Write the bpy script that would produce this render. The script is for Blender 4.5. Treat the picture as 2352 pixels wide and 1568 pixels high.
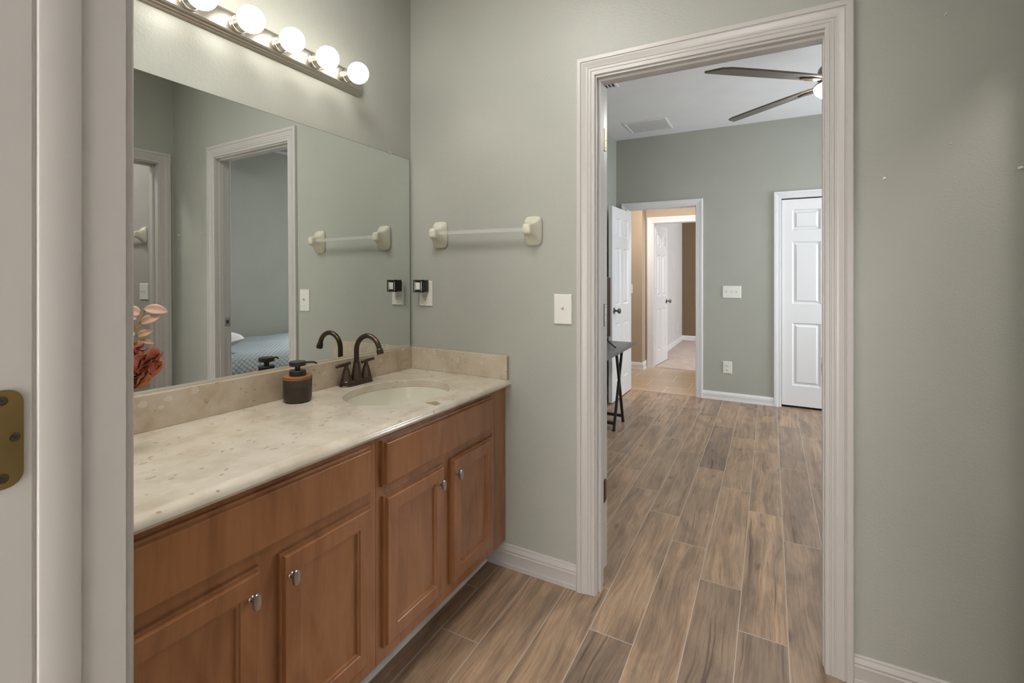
import bpy, bmesh, math, random
from mathutils import Vector, Matrix
random.seed(7)
for o in list(bpy.data.objects): bpy.data.objects.remove(o)
SC = bpy.context.scene
COL = SC.collection
PI = math.pi

# ------------------------------------------------------------------ camera, world, exposure, area lights
H = 1.257
cam_d = bpy.data.cameras.new('camera')
cam = bpy.data.objects.new('camera', cam_d); COL.objects.link(cam)
cam_d.sensor_fit = 'HORIZONTAL'; cam_d.sensor_width = 36.0
cam_d.lens = 36.0 * 1100.2 / 2352.0
cam_d.shift_y = -(784 - 624.3) / 2352.0
cam_d.clip_start = 0.02
cam.location = (0, 0, H)
cam.rotation_euler = (PI / 2, 0, math.radians(28.349))
SC.camera = cam

SC.view_settings.view_transform = 'Standard'
SC.view_settings.look = 'None'
SC.view_settings.exposure = 0.08
SC.view_settings.gamma = 1.0
SC.view_settings.use_curve_mapping = False

w = bpy.data.worlds.new('world'); SC.world = w
w.use_nodes = True
w.node_tree.nodes['Background'].inputs[0].default_value = (0.75, 0.87, 1.0, 1)
w.node_tree.nodes['Background'].inputs[1].default_value = 0.6

BULB_STRENGTH = 9.4
FAN_STRENGTH = 108.0

def area(name, loc, rot, sx, sy, power, color):
    d = bpy.data.lights.new(name, 'AREA'); d.shape = 'RECTANGLE'
    d.size = sx; d.size_y = sy; d.energy = power; d.color = color
    o = bpy.data.objects.new(name, d); COL.objects.link(o)
    o.location = loc; o.rotation_euler = rot
    return o

# daylight entering the bedroom by the window in its right wall, the far room by its window,
# then unseen fill lights added to brighten the bathroom, hall and side rooms
area('bedroom_window_daylight', (2.30, 4.05, 1.45), (0, PI / 2, 0), 1.3, 1.5, 112, (0.86, 0.94, 1.0))
area('far_room_window_daylight', (1.75, 8.0, 1.4), (0, PI / 2, 0), 1.7, 1.6, 66, (0.96, 0.98, 1.0))
area('hall_fill_light', (-1.05, 5.45, 2.38), (0, 0, 0), 0.7, 0.3, 27, (1.0, 0.97, 0.93))  # added fill that brightens the tan hall wall, no fixture behind it
area('closet_room_top_fill', (-0.1, -0.7, 2.55), (0, 0, 0), 0.5, 0.5, 3, (1.0, 0.97, 0.93))  # weak overhead fill added behind the camera, no known lamp
area('closet_room_rear_fill', (-0.18, -1.66, 0.95), (PI / 2, 0, PI), 0.75, 1.8, 80, (1.0, 0.985, 0.965))  # tall fill added behind the camera; this wall has no window
area('bathroom_fill_light', (-0.88, 0.62, 2.665), (0, 0, 0), 0.54, 0.68, 18.0, (1.0, 0.965, 0.925))  # soft overhead fill added for the bathroom walls, without a fixture
area('shower_room_fill_light', (1.35, 1.0, 2.64), (0, 0, 0), 0.3, 0.3, 16, (1.0, 0.95, 0.90))  # fill added beyond the right doorway to lift that room and the back wall

# ------------------------------------------------------------------ layout numbers (metres)
D = 1.7946           # plane of the bathroom's back wall
DB = 1.885           # its bedroom face
K = 0.018            # the vanity wall's fittings run slightly out of level
FAR = 5.12
CEIL = 2.68
def sh(p): return Vector((p[0], p[1], p[2] + K * (D - p[1])))
def wall_a(y): return -1.522 + 0.0075 * (y - D)

# ------------------------------------------------------------------ materials
def new_mat(name):
    m = bpy.data.materials.new(name); m.use_nodes = True
    return m, m.node_tree, m.node_tree.nodes['Principled BSDF']
def N(t, kind, **kw):
    n = t.nodes.new(kind)
    for k, v in kw.items(): setattr(n, k, v)
    return n
def setin(n, **kw):
    for k, v in kw.items(): n.inputs[k.replace('_', ' ')].default_value = v
def mth(t, op, a, b=None, c=None):
    n = t.nodes.new('ShaderNodeMath'); n.operation = op
    for i, v in enumerate((a, b, c)):
        if v is None: continue
        if hasattr(v, 'is_linked'): t.links.new(v, n.inputs[i])
        else: n.inputs[i].default_value = v
    return n.outputs[0]
def ramp(t, fac, stops, interp='LINEAR'):
    n = t.nodes.new('ShaderNodeValToRGB'); n.color_ramp.interpolation = interp
    cr = n.color_ramp
    while len(cr.elements) < len(stops): cr.elements.new(0.5)
    for e, (p, c) in zip(cr.elements, stops):
        e.position = p; e.color = (*c, 1) if len(c) == 3 else c
    t.links.new(fac, n.inputs[0])
    return n.outputs[0]
def mixc(t, fac, a, b, mode='MIX'):
    n = t.nodes.new('ShaderNodeMix'); n.data_type = 'RGBA'; n.blend_type = mode
    for i, v in ((0, fac), (6, a), (7, b)):
        if hasattr(v, 'is_linked'): t.links.new(v, n.inputs[i])
        elif i == 0: n.inputs[0].default_value = v
        else: n.inputs[i].default_value = (*v, 1)
    return n.outputs[2]
def noise(t, vec, scale, detail=3, rough=0.5, dist=0.0):
    n = t.nodes.new('ShaderNodeTexNoise')
    setin(n, Scale=scale, Detail=detail, Roughness=rough, Distortion=dist)
    if vec is not None: t.links.new(vec, n.inputs['Vector'])
    return n
def geo(t): return t.nodes.new('ShaderNodeNewGeometry').outputs['Position']
def objc(t): return t.nodes.new('ShaderNodeTexCoord').outputs['Object']
def scalev(t, vec, s, off=None):
    n = t.nodes.new('ShaderNodeMapping'); n.inputs['Scale'].default_value = s
    t.links.new(vec, n.inputs['Vector'])
    if off is not None: t.links.new(off, n.inputs['Location'])
    return n.outputs[0]
def bump(t, b, height, strength, dist):
    n = t.nodes.new('ShaderNodeBump'); n.inputs['Strength'].default_value = strength
    n.inputs['Distance'].default_value = dist
    t.links.new(height, n.inputs['Height']); t.links.new(n.outputs[0], b.inputs['Normal'])

def plain(name, col, rough=0.5, metal=0.0, spec=0.5, coat=0.0, var=0.0, bump_s=0.0, bump_scale=200):
    m, t, b = new_mat(name)
    setin(b, Base_Color=(*col, 1), Roughness=rough, Metallic=metal)
    b.inputs['Specular IOR Level'].default_value = spec
    b.inputs['Coat Weight'].default_value = coat
    if var or bump_s:
        n = noise(t, geo(t), bump_scale if bump_s else 12, 3)
        if var:
            n2 = noise(t, geo(t), 9, 4)
            c = ramp(t, n2.outputs[0], [(0.3, tuple(x * (1 - var) for x in col)), (0.7, tuple(min(1, x * (1 + var)) for x in col))])
            t.links.new(c, b.inputs['Base Color'])
        if bump_s: bump(t, b, n.outputs[0], bump_s, 0.001)
    return m
def paint(name, col, rough=0.36):
    m, t, b = new_mat(name)
    p = geo(t)
    n1 = noise(t, p, 165, 2, 0.5)
    n2 = noise(t, p, 3, 2)
    c = ramp(t, n2.outputs[0], [(0.35, tuple(x * 0.98 for x in col)), (0.65, tuple(x * 1.02 for x in col))])
    t.links.new(c, b.inputs['Base Color'])
    setin(b, Roughness=rough); b.inputs['Specular IOR Level'].default_value = 0.4
    bump(t, b, n1.outputs[0], 0.38, 0.0022)
    return m
def emit(name, col, s):
    m, t, b = new_mat(name)
    setin(b, Base_Color=(*col, 1), Roughness=0.3)
    b.inputs['Emission Color'].default_value = (*col, 1); b.inputs['Emission Strength'].default_value = s
    return m

M = {}
M['sage'] = paint('sage_wall_paint', (0.40, 0.41, 0.368))
M['bed_paint'] = paint('bedroom_wall_paint', (0.40, 0.407, 0.36), 0.55)
M['tan_paint'] = paint('tan_hall_paint', (0.44, 0.345, 0.25), 0.6)
M['brown_paint'] = paint('brown_wall_paint', (0.20, 0.135, 0.075), 0.6)
M['grey_paint'] = paint('pale_grey_wall_paint', (0.62, 0.61, 0.59), 0.45)
M['shower_paint'] = paint('shower_room_paint', (0.40, 0.385, 0.36), 0.5)
M['ceiling'] = paint('ceiling_white', (0.80, 0.80, 0.81), 0.8)
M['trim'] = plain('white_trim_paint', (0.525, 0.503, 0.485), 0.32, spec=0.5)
M['trim_cool'] = plain('white_door_paint', (0.77, 0.77, 0.785), 0.35, spec=0.5)
M['plate'] = plain('white_plastic', (0.74, 0.735, 0.69), 0.3)
M['slot'] = plain('dark_slot', (0.05, 0.045, 0.04), 0.6)
M['black'] = plain('black_plastic', (0.018, 0.016, 0.013), 0.38)
M['black_metal'] = plain('black_powder_coat', (0.02, 0.021, 0.025), 0.4)
M['bronze'] = plain('oil_rubbed_bronze', (0.085, 0.06, 0.045), 0.3, 0.75, var=0.25)
M['nickel'] = plain('brushed_nickel', (0.50, 0.465, 0.415), 0.28, 1.0)
M['steel'] = plain('satin_steel', (0.50, 0.49, 0.47), 0.3, 1.0)
M['pewter'] = plain('dark_pewter', (0.23, 0.215, 0.2), 0.3, 1.0)
M['brass'] = plain('antique_brass', (0.30, 0.21, 0.085), 0.38, 0.85, var=0.3)
M['brass_dark'] = plain('dark_brass', (0.12, 0.085, 0.045), 0.4, 0.8)
M['brass_light'] = plain('polished_brass', (0.75, 0.66, 0.45), 0.25, 1.0)
M['ceramic'] = plain('cream_ceramic', (0.66, 0.64, 0.53), 0.12, coat=0.3)
M['sink'] = plain('bisque_porcelain', (0.71, 0.685, 0.575), 0.08, coat=0.5)
M['bulb'] = emit('bulb_glow', (1.0, 0.93, 0.83), BULB_STRENGTH)
M['fan_bowl'] = emit('fan_bowl_glow', (1.0, 0.98, 0.96), FAN_STRENGTH)
M['table_top'] = plain('grey_laminate', (0.115, 0.115, 0.12), 0.35)
M['tv_back'] = plain('tv_dark_grey', (0.085, 0.09, 0.096), 0.4)
M['tv_screen'] = plain('tv_screen', (0.008, 0.008, 0.01), 0.1)
M['pillow'] = plain('white_cotton', (0.74, 0.74, 0.74), 0.85, var=0.03)
M['carpet'] = plain('beige_carpet', (0.52, 0.425, 0.375), 0.95, var=0.12, bump_s=0.8, bump_scale=260)
M['wood_ring'] = plain('acacia_wood', (0.27, 0.115, 0.038), 0.45, var=0.35)
M['leaf_pink'] = plain('pale_pink_leaf', (0.62, 0.40, 0.30), 0.6, var=0.15)
M['leaf_peach'] = plain('peach_leaf', (0.60, 0.37, 0.22), 0.6, var=0.15)
M['stem'] = plain('golden_stem', (0.40, 0.24, 0.07), 0.6)
M['petal'] = plain('rust_petal', (0.30, 0.072, 0.034), 0.6, var=0.65)
M['petal2'] = plain('orange_brown_petal', (0.36, 0.12, 0.035), 0.6, var=0.4)
M['vase'] = plain('white_stoneware', (0.6, 0.58, 0.54), 0.4)
M['channel'] = plain('pale_mirror_channel', (0.52, 0.50, 0.42), 0.4)
M['caulk'] = plain('white_caulk', (0.66, 0.66, 0.66), 0.6, var=0.1)

def mk_mirror():
    m, t, b = new_mat('mirror_glass')
    setin(b, Base_Color=(0.80, 0.825, 0.805, 1), Roughness=0.0, Metallic=1.0)
    return m
M['mirror'] = mk_mirror()
M['mirror_edge'] = plain('mirror_edge', (0.12, 0.12, 0.10), 0.4)
def mk_acrylic():
    m, t, b = new_mat('clear_acrylic')
    setin(b, Base_Color=(1, 1, 1, 1), Roughness=0.02, IOR=1.30)
    b.inputs['Transmission Weight'].default_value = 0.82
    return m
M['acrylic'] = mk_acrylic()

def mk_floor():
    m, t, b = new_mat('wood_look_plank_tile')
    p = geo(t)
    s = N(t, 'ShaderNodeSeparateXYZ'); t.links.new(p, s.inputs[0])
    W, L = 0.15375, 0.957
    u = mth(t, 'DIVIDE', mth(t, 'ADD', s.outputs[0], 1.023), W)
    k = mth(t, 'FLOOR', u); fu = mth(t, 'FRACT', u)
    v = mth(t, 'DIVIDE', mth(t, 'ADD', mth(t, 'SUBTRACT', s.outputs[1], 1.373), mth(t, 'MULTIPLY', k, 0.2385)), L)
    n_ = mth(t, 'FLOOR', v); fv = mth(t, 'FRACT', v)
    eu = mth(t, 'MULTIPLY', mth(t, 'MINIMUM', fu, mth(t, 'SUBTRACT', 1.0, fu)), W)
    ev = mth(t, 'MULTIPLY', mth(t, 'MINIMUM', fv, mth(t, 'SUBTRACT', 1.0, fv)), L)
    e = mth(t, 'MINIMUM', eu, ev)
    grout = mth(t, 'LESS_THAN', e, 0.0016)
    idv = N(t, 'ShaderNodeCombineXYZ'); t.links.new(k, idv.inputs[0]); t.links.new(n_, idv.inputs[1])
    wn = N(t, 'ShaderNodeTexWhiteNoise', noise_dimensions='3D'); t.links.new(idv.outputs[0], wn.inputs['Vector'])
    sep = N(t, 'ShaderNodeSeparateColor'); t.links.new(wn.outputs['Color'], sep.inputs[0])
    off = N(t, 'ShaderNodeVectorMath', operation='SCALE'); off.inputs['Scale'].default_value = 31.0
    t.links.new(wn.outputs['Color'], off.inputs[0])
    pv = N(t, 'ShaderNodeVectorMath', operation='ADD'); t.links.new(p, pv.inputs[0]); t.links.new(off.outputs[0], pv.inputs[1])
    warp = noise(t, scalev(t, pv.outputs[0], (3.0, 1.1, 1)), 1.6, 2)
    wv = N(t, 'ShaderNodeVectorMath', operation='SCALE'); wv.inputs['Scale'].default_value = 0.075
    t.links.new(warp.outputs['Color'], wv.inputs[0])
    pw = N(t, 'ShaderNodeVectorMath', operation='ADD'); t.links.new(pv.outputs[0], pw.inputs[0]); t.links.new(wv.outputs[0], pw.inputs[1])
    grain = noise(t, scalev(t, pw.outputs[0], (26, 1.1, 1)), 1.0, 6, 0.62, 0.35)
    fine = noise(t, scalev(t, pw.outputs[0], (150, 6, 1)), 1.0, 3, 0.6)
    cloud = noise(t, scalev(t, pw.outputs[0], (8, 2.4, 1)), 1.0, 4, 0.6, 0.9)
    light = mixc(t, sep.outputs[0], (0.475, 0.322, 0.205), (0.365, 0.255, 0.172))
    dark = mixc(t, sep.outputs[1], (0.285, 0.188, 0.119), (0.212, 0.152, 0.110))
    g = ramp(t, grain.outputs[0], [(0.28, (0, 0, 0)), (0.60, (1, 1, 1))])
    c1 = mixc(t, g, dark, light)
    cl = ramp(t, cloud.outputs[0], [(0.36, (0.62, 0.64, 0.68)), (0.56, (1, 1, 1))])
    c2 = mixc(t, 0.8, c1, cl, 'MULTIPLY')
    fg = ramp(t, fine.outputs[0], [(0.34, (0.66, 0.64, 0.62)), (0.54, (1, 1, 1))])
    c3 = mixc(t, 0.75, c2, fg, 'MULTIPLY')
    streak = noise(t, scalev(t, pw.outputs[0], (48, 1.3, 1)), 1.0, 4, 0.55, 0.8)
    sk_ = ramp(t, streak.outputs[0], [(0.30, (0.42, 0.38, 0.35)), (0.385, (1, 1, 1))])
    c3 = mixc(t, 0.8, c3, sk_, 'MULTIPLY')
    # sparse knots
    vor = N(t, 'ShaderNodeTexVoronoi'); setin(vor, Scale=1.0)
    t.links.new(scalev(t, pw.outputs[0], (7.5, 3.0, 1)), vor.inputs['Vector'])
    kn = ramp(t, vor.outputs['Distance'], [(0.02, (0.45, 0.42, 0.40)), (0.13, (1, 1, 1))])
    c4 = mixc(t, 0.85, c3, kn, 'MULTIPLY')
    val = N(t, 'ShaderNodeMix', data_type='RGBA', blend_type='MULTIPLY'); val.inputs[0].default_value = 1.0
    t.links.new(c4, val.inputs[6])
    t.links.new(ramp(t, sep.outputs[2], [(0.0, (0.80, 0.82, 0.86)), (1.0, (1.12, 1.10, 1.08))]), val.inputs[7])
    c5 = mixc(t, grout, val.outputs[2], (0.46, 0.39, 0.33))
    t.links.new(c5, b.inputs['Base Color'])
    setin(b, Roughness=0.36)
    hgt = mth(t, 'ADD', mth(t, 'MULTIPLY', fine.outputs[0], 0.5), mth(t, 'MULTIPLY', grain.outputs[0], 0.5))
    h2 = mth(t, 'SUBTRACT', hgt, mth(t, 'MULTIPLY', grout, 0.6))
    bump(t, b, h2, 0.35, 0.0022)
    return m
M['floor'] = mk_floor()

def mk_halltile():
    m, t, b = new_mat('beige_floor_tile')
    br = N(t, 'ShaderNodeTexBrick'); br.offset = 0.5
    setin(br, Scale=1.0, Mortar_Size=0.004, Brick_Width=0.44, Row_Height=0.30)
    br.inputs['Color1'].default_value = (0.50, 0.37, 0.255, 1); br.inputs['Color2'].default_value = (0.46, 0.335, 0.225, 1)
    br.inputs['Mortar'].default_value = (0.62, 0.55, 0.47, 1)
    mp = N(t, 'ShaderNodeMapping'); mp.inputs['Location'].default_value = (0.55, -0.02, 0)
    t.links.new(geo(t), mp.inputs['Vector']); t.links.new(mp.outputs[0], br.inputs['Vector'])
    t.links.new(br.outputs['Color'], b.inputs['Base Color']); setin(b, Roughness=0.3)
    n = noise(t, geo(t), 40, 3); bump(t, b, n.outputs[0], 0.15, 0.002)
    return m
M['hall_tile'] = mk_halltile()

def mk_wood():
    m, t, b = new_mat('stained_maple')
    p = geo(t)
    sc = scalev(t, p, (9, 9, 2.2))
    n1 = noise(t, sc, 1.3, 4, 0.55, 1.2)
    n2 = noise(t, scalev(t, p, (70, 70, 6)), 1.0, 3, 0.6)
    base = ramp(t, n1.outputs[0], [(0.25, (0.265, 0.102, 0.038)), (0.5, (0.375, 0.160, 0.066)), (0.72, (0.445, 0.203, 0.090))])
    g = ramp(t, n2.outputs[0], [(0.3, (0.84, 0.84, 0.84)), (0.6, (1, 1, 1))])
    c = mixc(t, 0.7, base, g, 'MULTIPLY')
    t.links.new(c, b.inputs['Base Color'])
    setin(b, Roughness=0.30); b.inputs['Coat Weight'].default_value = 0.5; b.inputs['Coat Roughness'].default_value = 0.18
    bump(t, b, n2.outputs[0], 0.05, 0.001)
    return m
M['wood'] = mk_wood()

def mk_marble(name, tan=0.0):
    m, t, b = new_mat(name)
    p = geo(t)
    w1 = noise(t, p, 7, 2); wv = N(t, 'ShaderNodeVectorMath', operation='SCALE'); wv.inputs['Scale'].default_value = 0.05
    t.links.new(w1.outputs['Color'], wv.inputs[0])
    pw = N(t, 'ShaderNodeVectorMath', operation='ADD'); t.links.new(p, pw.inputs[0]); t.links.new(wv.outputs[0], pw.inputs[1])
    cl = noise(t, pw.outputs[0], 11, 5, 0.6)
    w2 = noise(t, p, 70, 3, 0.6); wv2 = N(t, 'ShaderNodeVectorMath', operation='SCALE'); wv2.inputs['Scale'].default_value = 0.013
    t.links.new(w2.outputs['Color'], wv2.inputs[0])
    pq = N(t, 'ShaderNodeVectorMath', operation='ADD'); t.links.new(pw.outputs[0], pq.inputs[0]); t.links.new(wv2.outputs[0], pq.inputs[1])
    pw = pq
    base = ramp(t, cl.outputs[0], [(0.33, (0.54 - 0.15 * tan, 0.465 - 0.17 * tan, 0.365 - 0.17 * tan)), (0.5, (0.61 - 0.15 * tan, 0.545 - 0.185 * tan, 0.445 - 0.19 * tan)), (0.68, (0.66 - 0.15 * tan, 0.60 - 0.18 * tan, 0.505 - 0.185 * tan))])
    v1 = N(t, 'ShaderNodeTexVoronoi'); setin(v1, Scale=36.0, Randomness=1.0); t.links.new(scalev(t, pw.outputs[0], (1.5, 0.9, 1)), v1.inputs['Vector'])
    s1 = N(t, 'ShaderNodeSeparateColor'); t.links.new(v1.outputs['Color'], s1.inputs[0])
    chip = mth(t, 'MULTIPLY', mth(t, 'GREATER_THAN', s1.outputs[0], 0.87), mth(t, 'LESS_THAN', v1.outputs['Distance'], 0.42))
    c1 = mixc(t, mth(t, 'MULTIPLY', chip, 0.4), base, (0.70, 0.645, 0.57))
    chip2 = mth(t, 'MULTIPLY', mth(t, 'LESS_THAN', s1.outputs[1], 0.05), mth(t, 'LESS_THAN', v1.outputs['Distance'], 0.3))
    c2 = mixc(t, mth(t, 'MULTIPLY', chip2, 0.45), c1, (0.34, 0.25, 0.15))
    v2 = N(t, 'ShaderNodeTexVoronoi'); setin(v2, Scale=75.0); t.links.new(scalev(t, pw.outputs[0], (1.0, 0.6, 1)), v2.inputs['Vector'])
    s2 = N(t, 'ShaderNodeSeparateColor'); t.links.new(v2.outputs['Color'], s2.inputs[0])
    sp = mth(t, 'MULTIPLY', mth(t, 'GREATER_THAN', s2.outputs[0], 0.90), mth(t, 'LESS_THAN', v2.outputs['Distance'], 0.24))
    c3 = mixc(t, mth(t, 'MULTIPLY', sp, 0.65), c2, (0.28, 0.20, 0.12))
    t.links.new(c3, b.inputs['Base Color'])
    setin(b, Roughness=0.2); b.inputs['Coat Weight'].default_value = 0.2
    return m
M['marble'] = mk_marble('cream_marble_slab')
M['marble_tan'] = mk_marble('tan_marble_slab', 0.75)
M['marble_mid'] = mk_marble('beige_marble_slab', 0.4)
M['patch'] = plain('tan_stone_chip', (0.33, 0.25, 0.155), 0.25)

def mk_bottle():
    m, t, b = new_mat('two_tone_brown_glaze')
    s = N(t, 'ShaderNodeSeparateXYZ'); t.links.new(objc(t), s.inputs[0])
    a = mth(t, 'ARCTAN2', s.outputs[1], s.outputs[0])
    wv = mth(t, 'MULTIPLY', mth(t, 'SINE', mth(t, 'MULTIPLY', a, 2.0)), 0.006)
    up = mth(t, 'GREATER_THAN', mth(t, 'ADD', s.outputs[2], wv), 0.052)
    n = noise(t, objc(t), 60, 3)
    c = mixc(t, up, (0.036, 0.024, 0.017), (0.048, 0.036, 0.030))
    t.links.new(c, b.inputs['Base Color'])
    t.links.new(mth(t, 'ADD', mth(t, 'MULTIPLY', up, 0.12), 0.32), b.inputs['Roughness'])
    bump(t, b, mth(t, 'ADD', mth(t, 'MULTIPLY', up, 1.0), mth(t, 'MULTIPLY', n.outputs[0], 0.2)), 0.4, 0.001)
    return m
M['bottle'] = mk_bottle()

def mk_blade():
    m, t, b = new_mat('grey_walnut_blade')
    n = noise(t, scalev(t, objc(t), (3, 45, 45)), 1.0, 4, 0.6, 0.4)
    c = ramp(t, n.outputs[0], [(0.3, (0.085, 0.07, 0.06)), (0.7, (0.17, 0.145, 0.125))])
    t.links.new(c, b.inputs['Base Color']); setin(b, Roughness=0.4)
    return m
M['blade'] = mk_blade()

def mk_quilt():
    m, t, b = new_mat('grey_quilted_cotton')
    s = N(t, 'ShaderNodeSeparateXYZ'); t.links.new(geo(t), s.inputs[0])
    a = mth(t, 'ADD', s.outputs[0], s.outputs[1]); d = mth(t, 'SUBTRACT', s.outputs[0], s.outputs[1])
    f1 = mth(t, 'ABSOLUTE', mth(t, 'SINE', mth(t, 'MULTIPLY', mth(t, 'ADD', a, s.outputs[2]), 70.0)))
    f2 = mth(t, 'ABSOLUTE', mth(t, 'SINE', mth(t, 'MULTIPLY', mth(t, 'ADD', d, s.outputs[2]), 70.0)))
    h = mth(t, 'POWER', mth(t, 'MULTIPLY', f1, f2), 0.5)
    c = ramp(t, h, [(0.05, (0.19, 0.21, 0.22)), (0.5, (0.41, 0.455, 0.48))])
    t.links.new(c, b.inputs['Base Color']); setin(b, Roughness=0.75)
    bump(t, b, h, 0.9, 0.004)
    return m
M['quilt'] = mk_quilt()

# ------------------------------------------------------------------ mesh helpers
class MB:
    """collects shapes, then links them as ONE mesh object"""
    def __init__(self, shear=False):
        self.bm = bmesh.new(); self.shear = shear; self.mi = 0
    def f(self, vs):
        try:
            fc = self.bm.faces.new(vs); fc.material_index = self.mi; return fc
        except ValueError: return None
    def v(self, *p): return self.bm.verts.new(p if len(p) == 3 else p[0])
    def box(self, x0, x1, y0, y1, z0, z1, bev=0.0, seg=2):
        x0, x1 = sorted((x0, x1)); y0, y1 = sorted((y0, y1)); z0, z1 = sorted((z0, z1))
        r = bmesh.ops.create_cube(self.bm, size=1.0)
        vs = r['verts']
        for v in vs:
            v.co = Vector(((x0 + x1) / 2 + v.co.x * (x1 - x0), (y0 + y1) / 2 + v.co.y * (y1 - y0), (z0 + z1) / 2 + v.co.z * (z1 - z0)))
        fs = {f for v in vs for f in v.link_faces}
        for f in fs: f.material_index = self.mi
        if bev:
            es = list({e for v in vs for e in v.link_edges})
            r = bmesh.ops.bevel(self.bm, geom=es, offset=bev, segments=seg, affect='EDGES', profile=0.5)
            for f in r['faces']: f.material_index = self.mi
        return self
    def loops(self, rings, close=True, cap0=False, cap1=False):
        R = [[self.v(p) for p in r] for r in rings]
        n = len(R[0])
        for a, b in zip(R, R[1:]):
            for i in range(n if close else n - 1):
                j = (i + 1) % n
                self.f((a[i], a[j], b[j], b[i]))
        if cap0: self.f(list(reversed(R[0])))
        if cap1: self.f(R[-1])
        return self
    def prism(self, poly, fn, a0, a1):
        """poly of (p,q); fn(p,q,a)->3D"""
        return self.loops([[fn(p, q, a0) for p, q in poly], [fn(p, q, a1) for p, q in poly]], True, True, True)
    def lathe(self, prof, c=(0, 0, 0), seg=24, axis='Z', sx=1.0, sy=1.0, rot=0.0):
        rings = []
        for r, h in prof:
            ring = []
            for i in range(seg):
                a = 2 * PI * i / seg + rot
                p, q = r * math.cos(a) * sx, r * math.sin(a) * sy
                if axis == 'Z': ring.append((c[0] + p, c[1] + q, c[2] + h))
                elif axis == 'X': ring.append((c[0] + h, c[1] + p, c[2] + q))
                elif axis == '-Y': ring.append((c[0] + p, c[1] - h, c[2] + q))
                else: ring.append((c[0] + q, c[1] + h, c[2] + p))
            rings.append(ring)
        return self.loops(rings, True, True, True)
    def tube(self, pts, rad, seg=12, caps=True):
        pts = [Vector(p) for p in pts]
        if not isinstance(rad, (list, tuple)): rad = [rad] * len(pts)
        rings = []; prev = None
        for i, p in enumerate(pts):
            d = (pts[min(i + 1, len(pts) - 1)] - pts[max(i - 1, 0)]).normalized()
            if prev is None:
                up = Vector((0, 0, 1)) if abs(d.z) < 0.9 else Vector((1, 0, 0))
                n = d.cross(up).normalized()
            else:
                n = (prev - d * prev.dot(d)).normalized()
            prev = n; b = d.cross(n)
            rings.append([p + (n * math.cos(2 * PI * k / seg) + b * math.sin(2 * PI * k / seg)) * rad[i] for k in range(seg)])
        return self.loops(rings, True, caps, caps)
    def frame(self, prof, x0, x1, z0, z1, fn):
        """moulding round three sides of an opening; prof (u outwards, v proud)"""
        rings = []
        for (cx, cz, du, dz) in ((x0, z0, -1, 0), (x0, z1, -1, 1), (x1, z1, 1, 1), (x1, z0, 1, 0)):
            rings.append([fn(cx + du * u, cz + dz * u, v) for u, v in prof])
        return self.loops(rings, True, True, True)
    def nested(self, x0, x1, z0, z1, steps, fn, fill=True):
        rings = [[fn(x0 + i, z0 + i, d), fn(x1 - i, z0 + i, d), fn(x1 - i, z1 - i, d), fn(x0 + i, z1 - i, d)] for i, d in steps]
        return self.loops(rings, True, False, fill)
    def build(self, name, mats, parent=None, smooth=True, angle=35, origin=None):
        bm = self.bm
        if self.shear:
            for v in bm.verts: v.co = sh(v.co)
        off = Vector((0, 0, 0))
        if parent is not None:
            q = parent
            while q is not None: off += q.location; q = q.parent
        elif origin is not None: off = Vector(origin)
        if off.length:
            for v in bm.verts: v.co -= off
        bmesh.ops.remove_doubles(bm, verts=bm.verts, dist=1e-6)
        bmesh.ops.recalc_face_normals(bm, faces=bm.faces)
        me = bpy.data.meshes.new(name); bm.to_mesh(me); bm.free()
        for m in (mats if isinstance(mats, (list, tuple)) else [mats]): me.materials.append(m)
        if smooth:
            me.polygons.foreach_set('use_smooth', [True] * len(me.polygons))
            me.set_sharp_from_angle(angle=math.radians(angle))
        o = bpy.data.objects.new(name, me); COL.objects.link(o)
        if parent is not None: o.parent = parent
        elif origin is not None: o.location = off
        return o

def thing(name, label, cat, loc, group=None, kind=None):
    o = bpy.data.objects.new(name, None); COL.objects.link(o)
    o.empty_display_size = 0.05
    o.location = loc
    return tag(o, label, cat, group, kind)
def tag(o, label=None, cat=None, group=None, kind=None):
    if label: o['label'] = label
    if cat: o['category'] = cat
    if group: o['group'] = group
    if kind: o['kind'] = kind
    return o
def struct(o, label=None, cat=None): return tag(o, label, cat, None, 'structure')
def dup(o, loc, rotz=None, label=None, parent=None):
    c = o.copy(); COL.objects.link(c)
    if parent is not None: c.parent = parent
    if loc is not None: c.location = loc
    if rotz is not None: c.rotation_euler = (0, 0, rotz)
    if label: c['label'] = label
    for ch in [x for x in bpy.data.objects if x.parent == o]: dup(ch, None, None, None, c)
    return c

CASING = [(0, 0), (0, .008), (.002, .010), (.011, .010), (.0125, .0085), (.0155, .0085), (.017, .0112), (.023, .0112), (.0245, .0096),
          (.0275, .0096), (.029, .0118), (.036, .0128), (.044, .0150), (.050, .0168), (.0515, .0145), (.0545, .0145), (.0565, .0185),
          (.071, .0185), (.074, .0165), (.075, .0135), (.075, 0)]
def casing(name, x0, x1, z1, fn, wdt=0.075, mat='trim', z0=0.0):
    b = MB(); k = wdt / .075
    b.frame([(u * k, v) for u, v in CASING], x0, x1, z0, z1, fn)
    return b.build(name, M[mat], smooth=False)
BASE = [(0, 0), (.014, 0), (.014, .018), (.0125, .020), (.0125, .058), (.0135, .062), (.011, .066), (.011, .070), (.0125, .073), (.009, .084), (.007, .088), (.007, .093), (.004, .097), (0, .097)]
def baseboard(name, fn, a0, a1, hgt=0.097, mat='trim'):
    b = MB(); b.prism([(u, z * hgt / .097) for u, z in BASE], fn, a0, a1)
    return struct(b.build(name, M[mat], angle=20), 'white moulded baseboard', 'baseboard')

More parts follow.
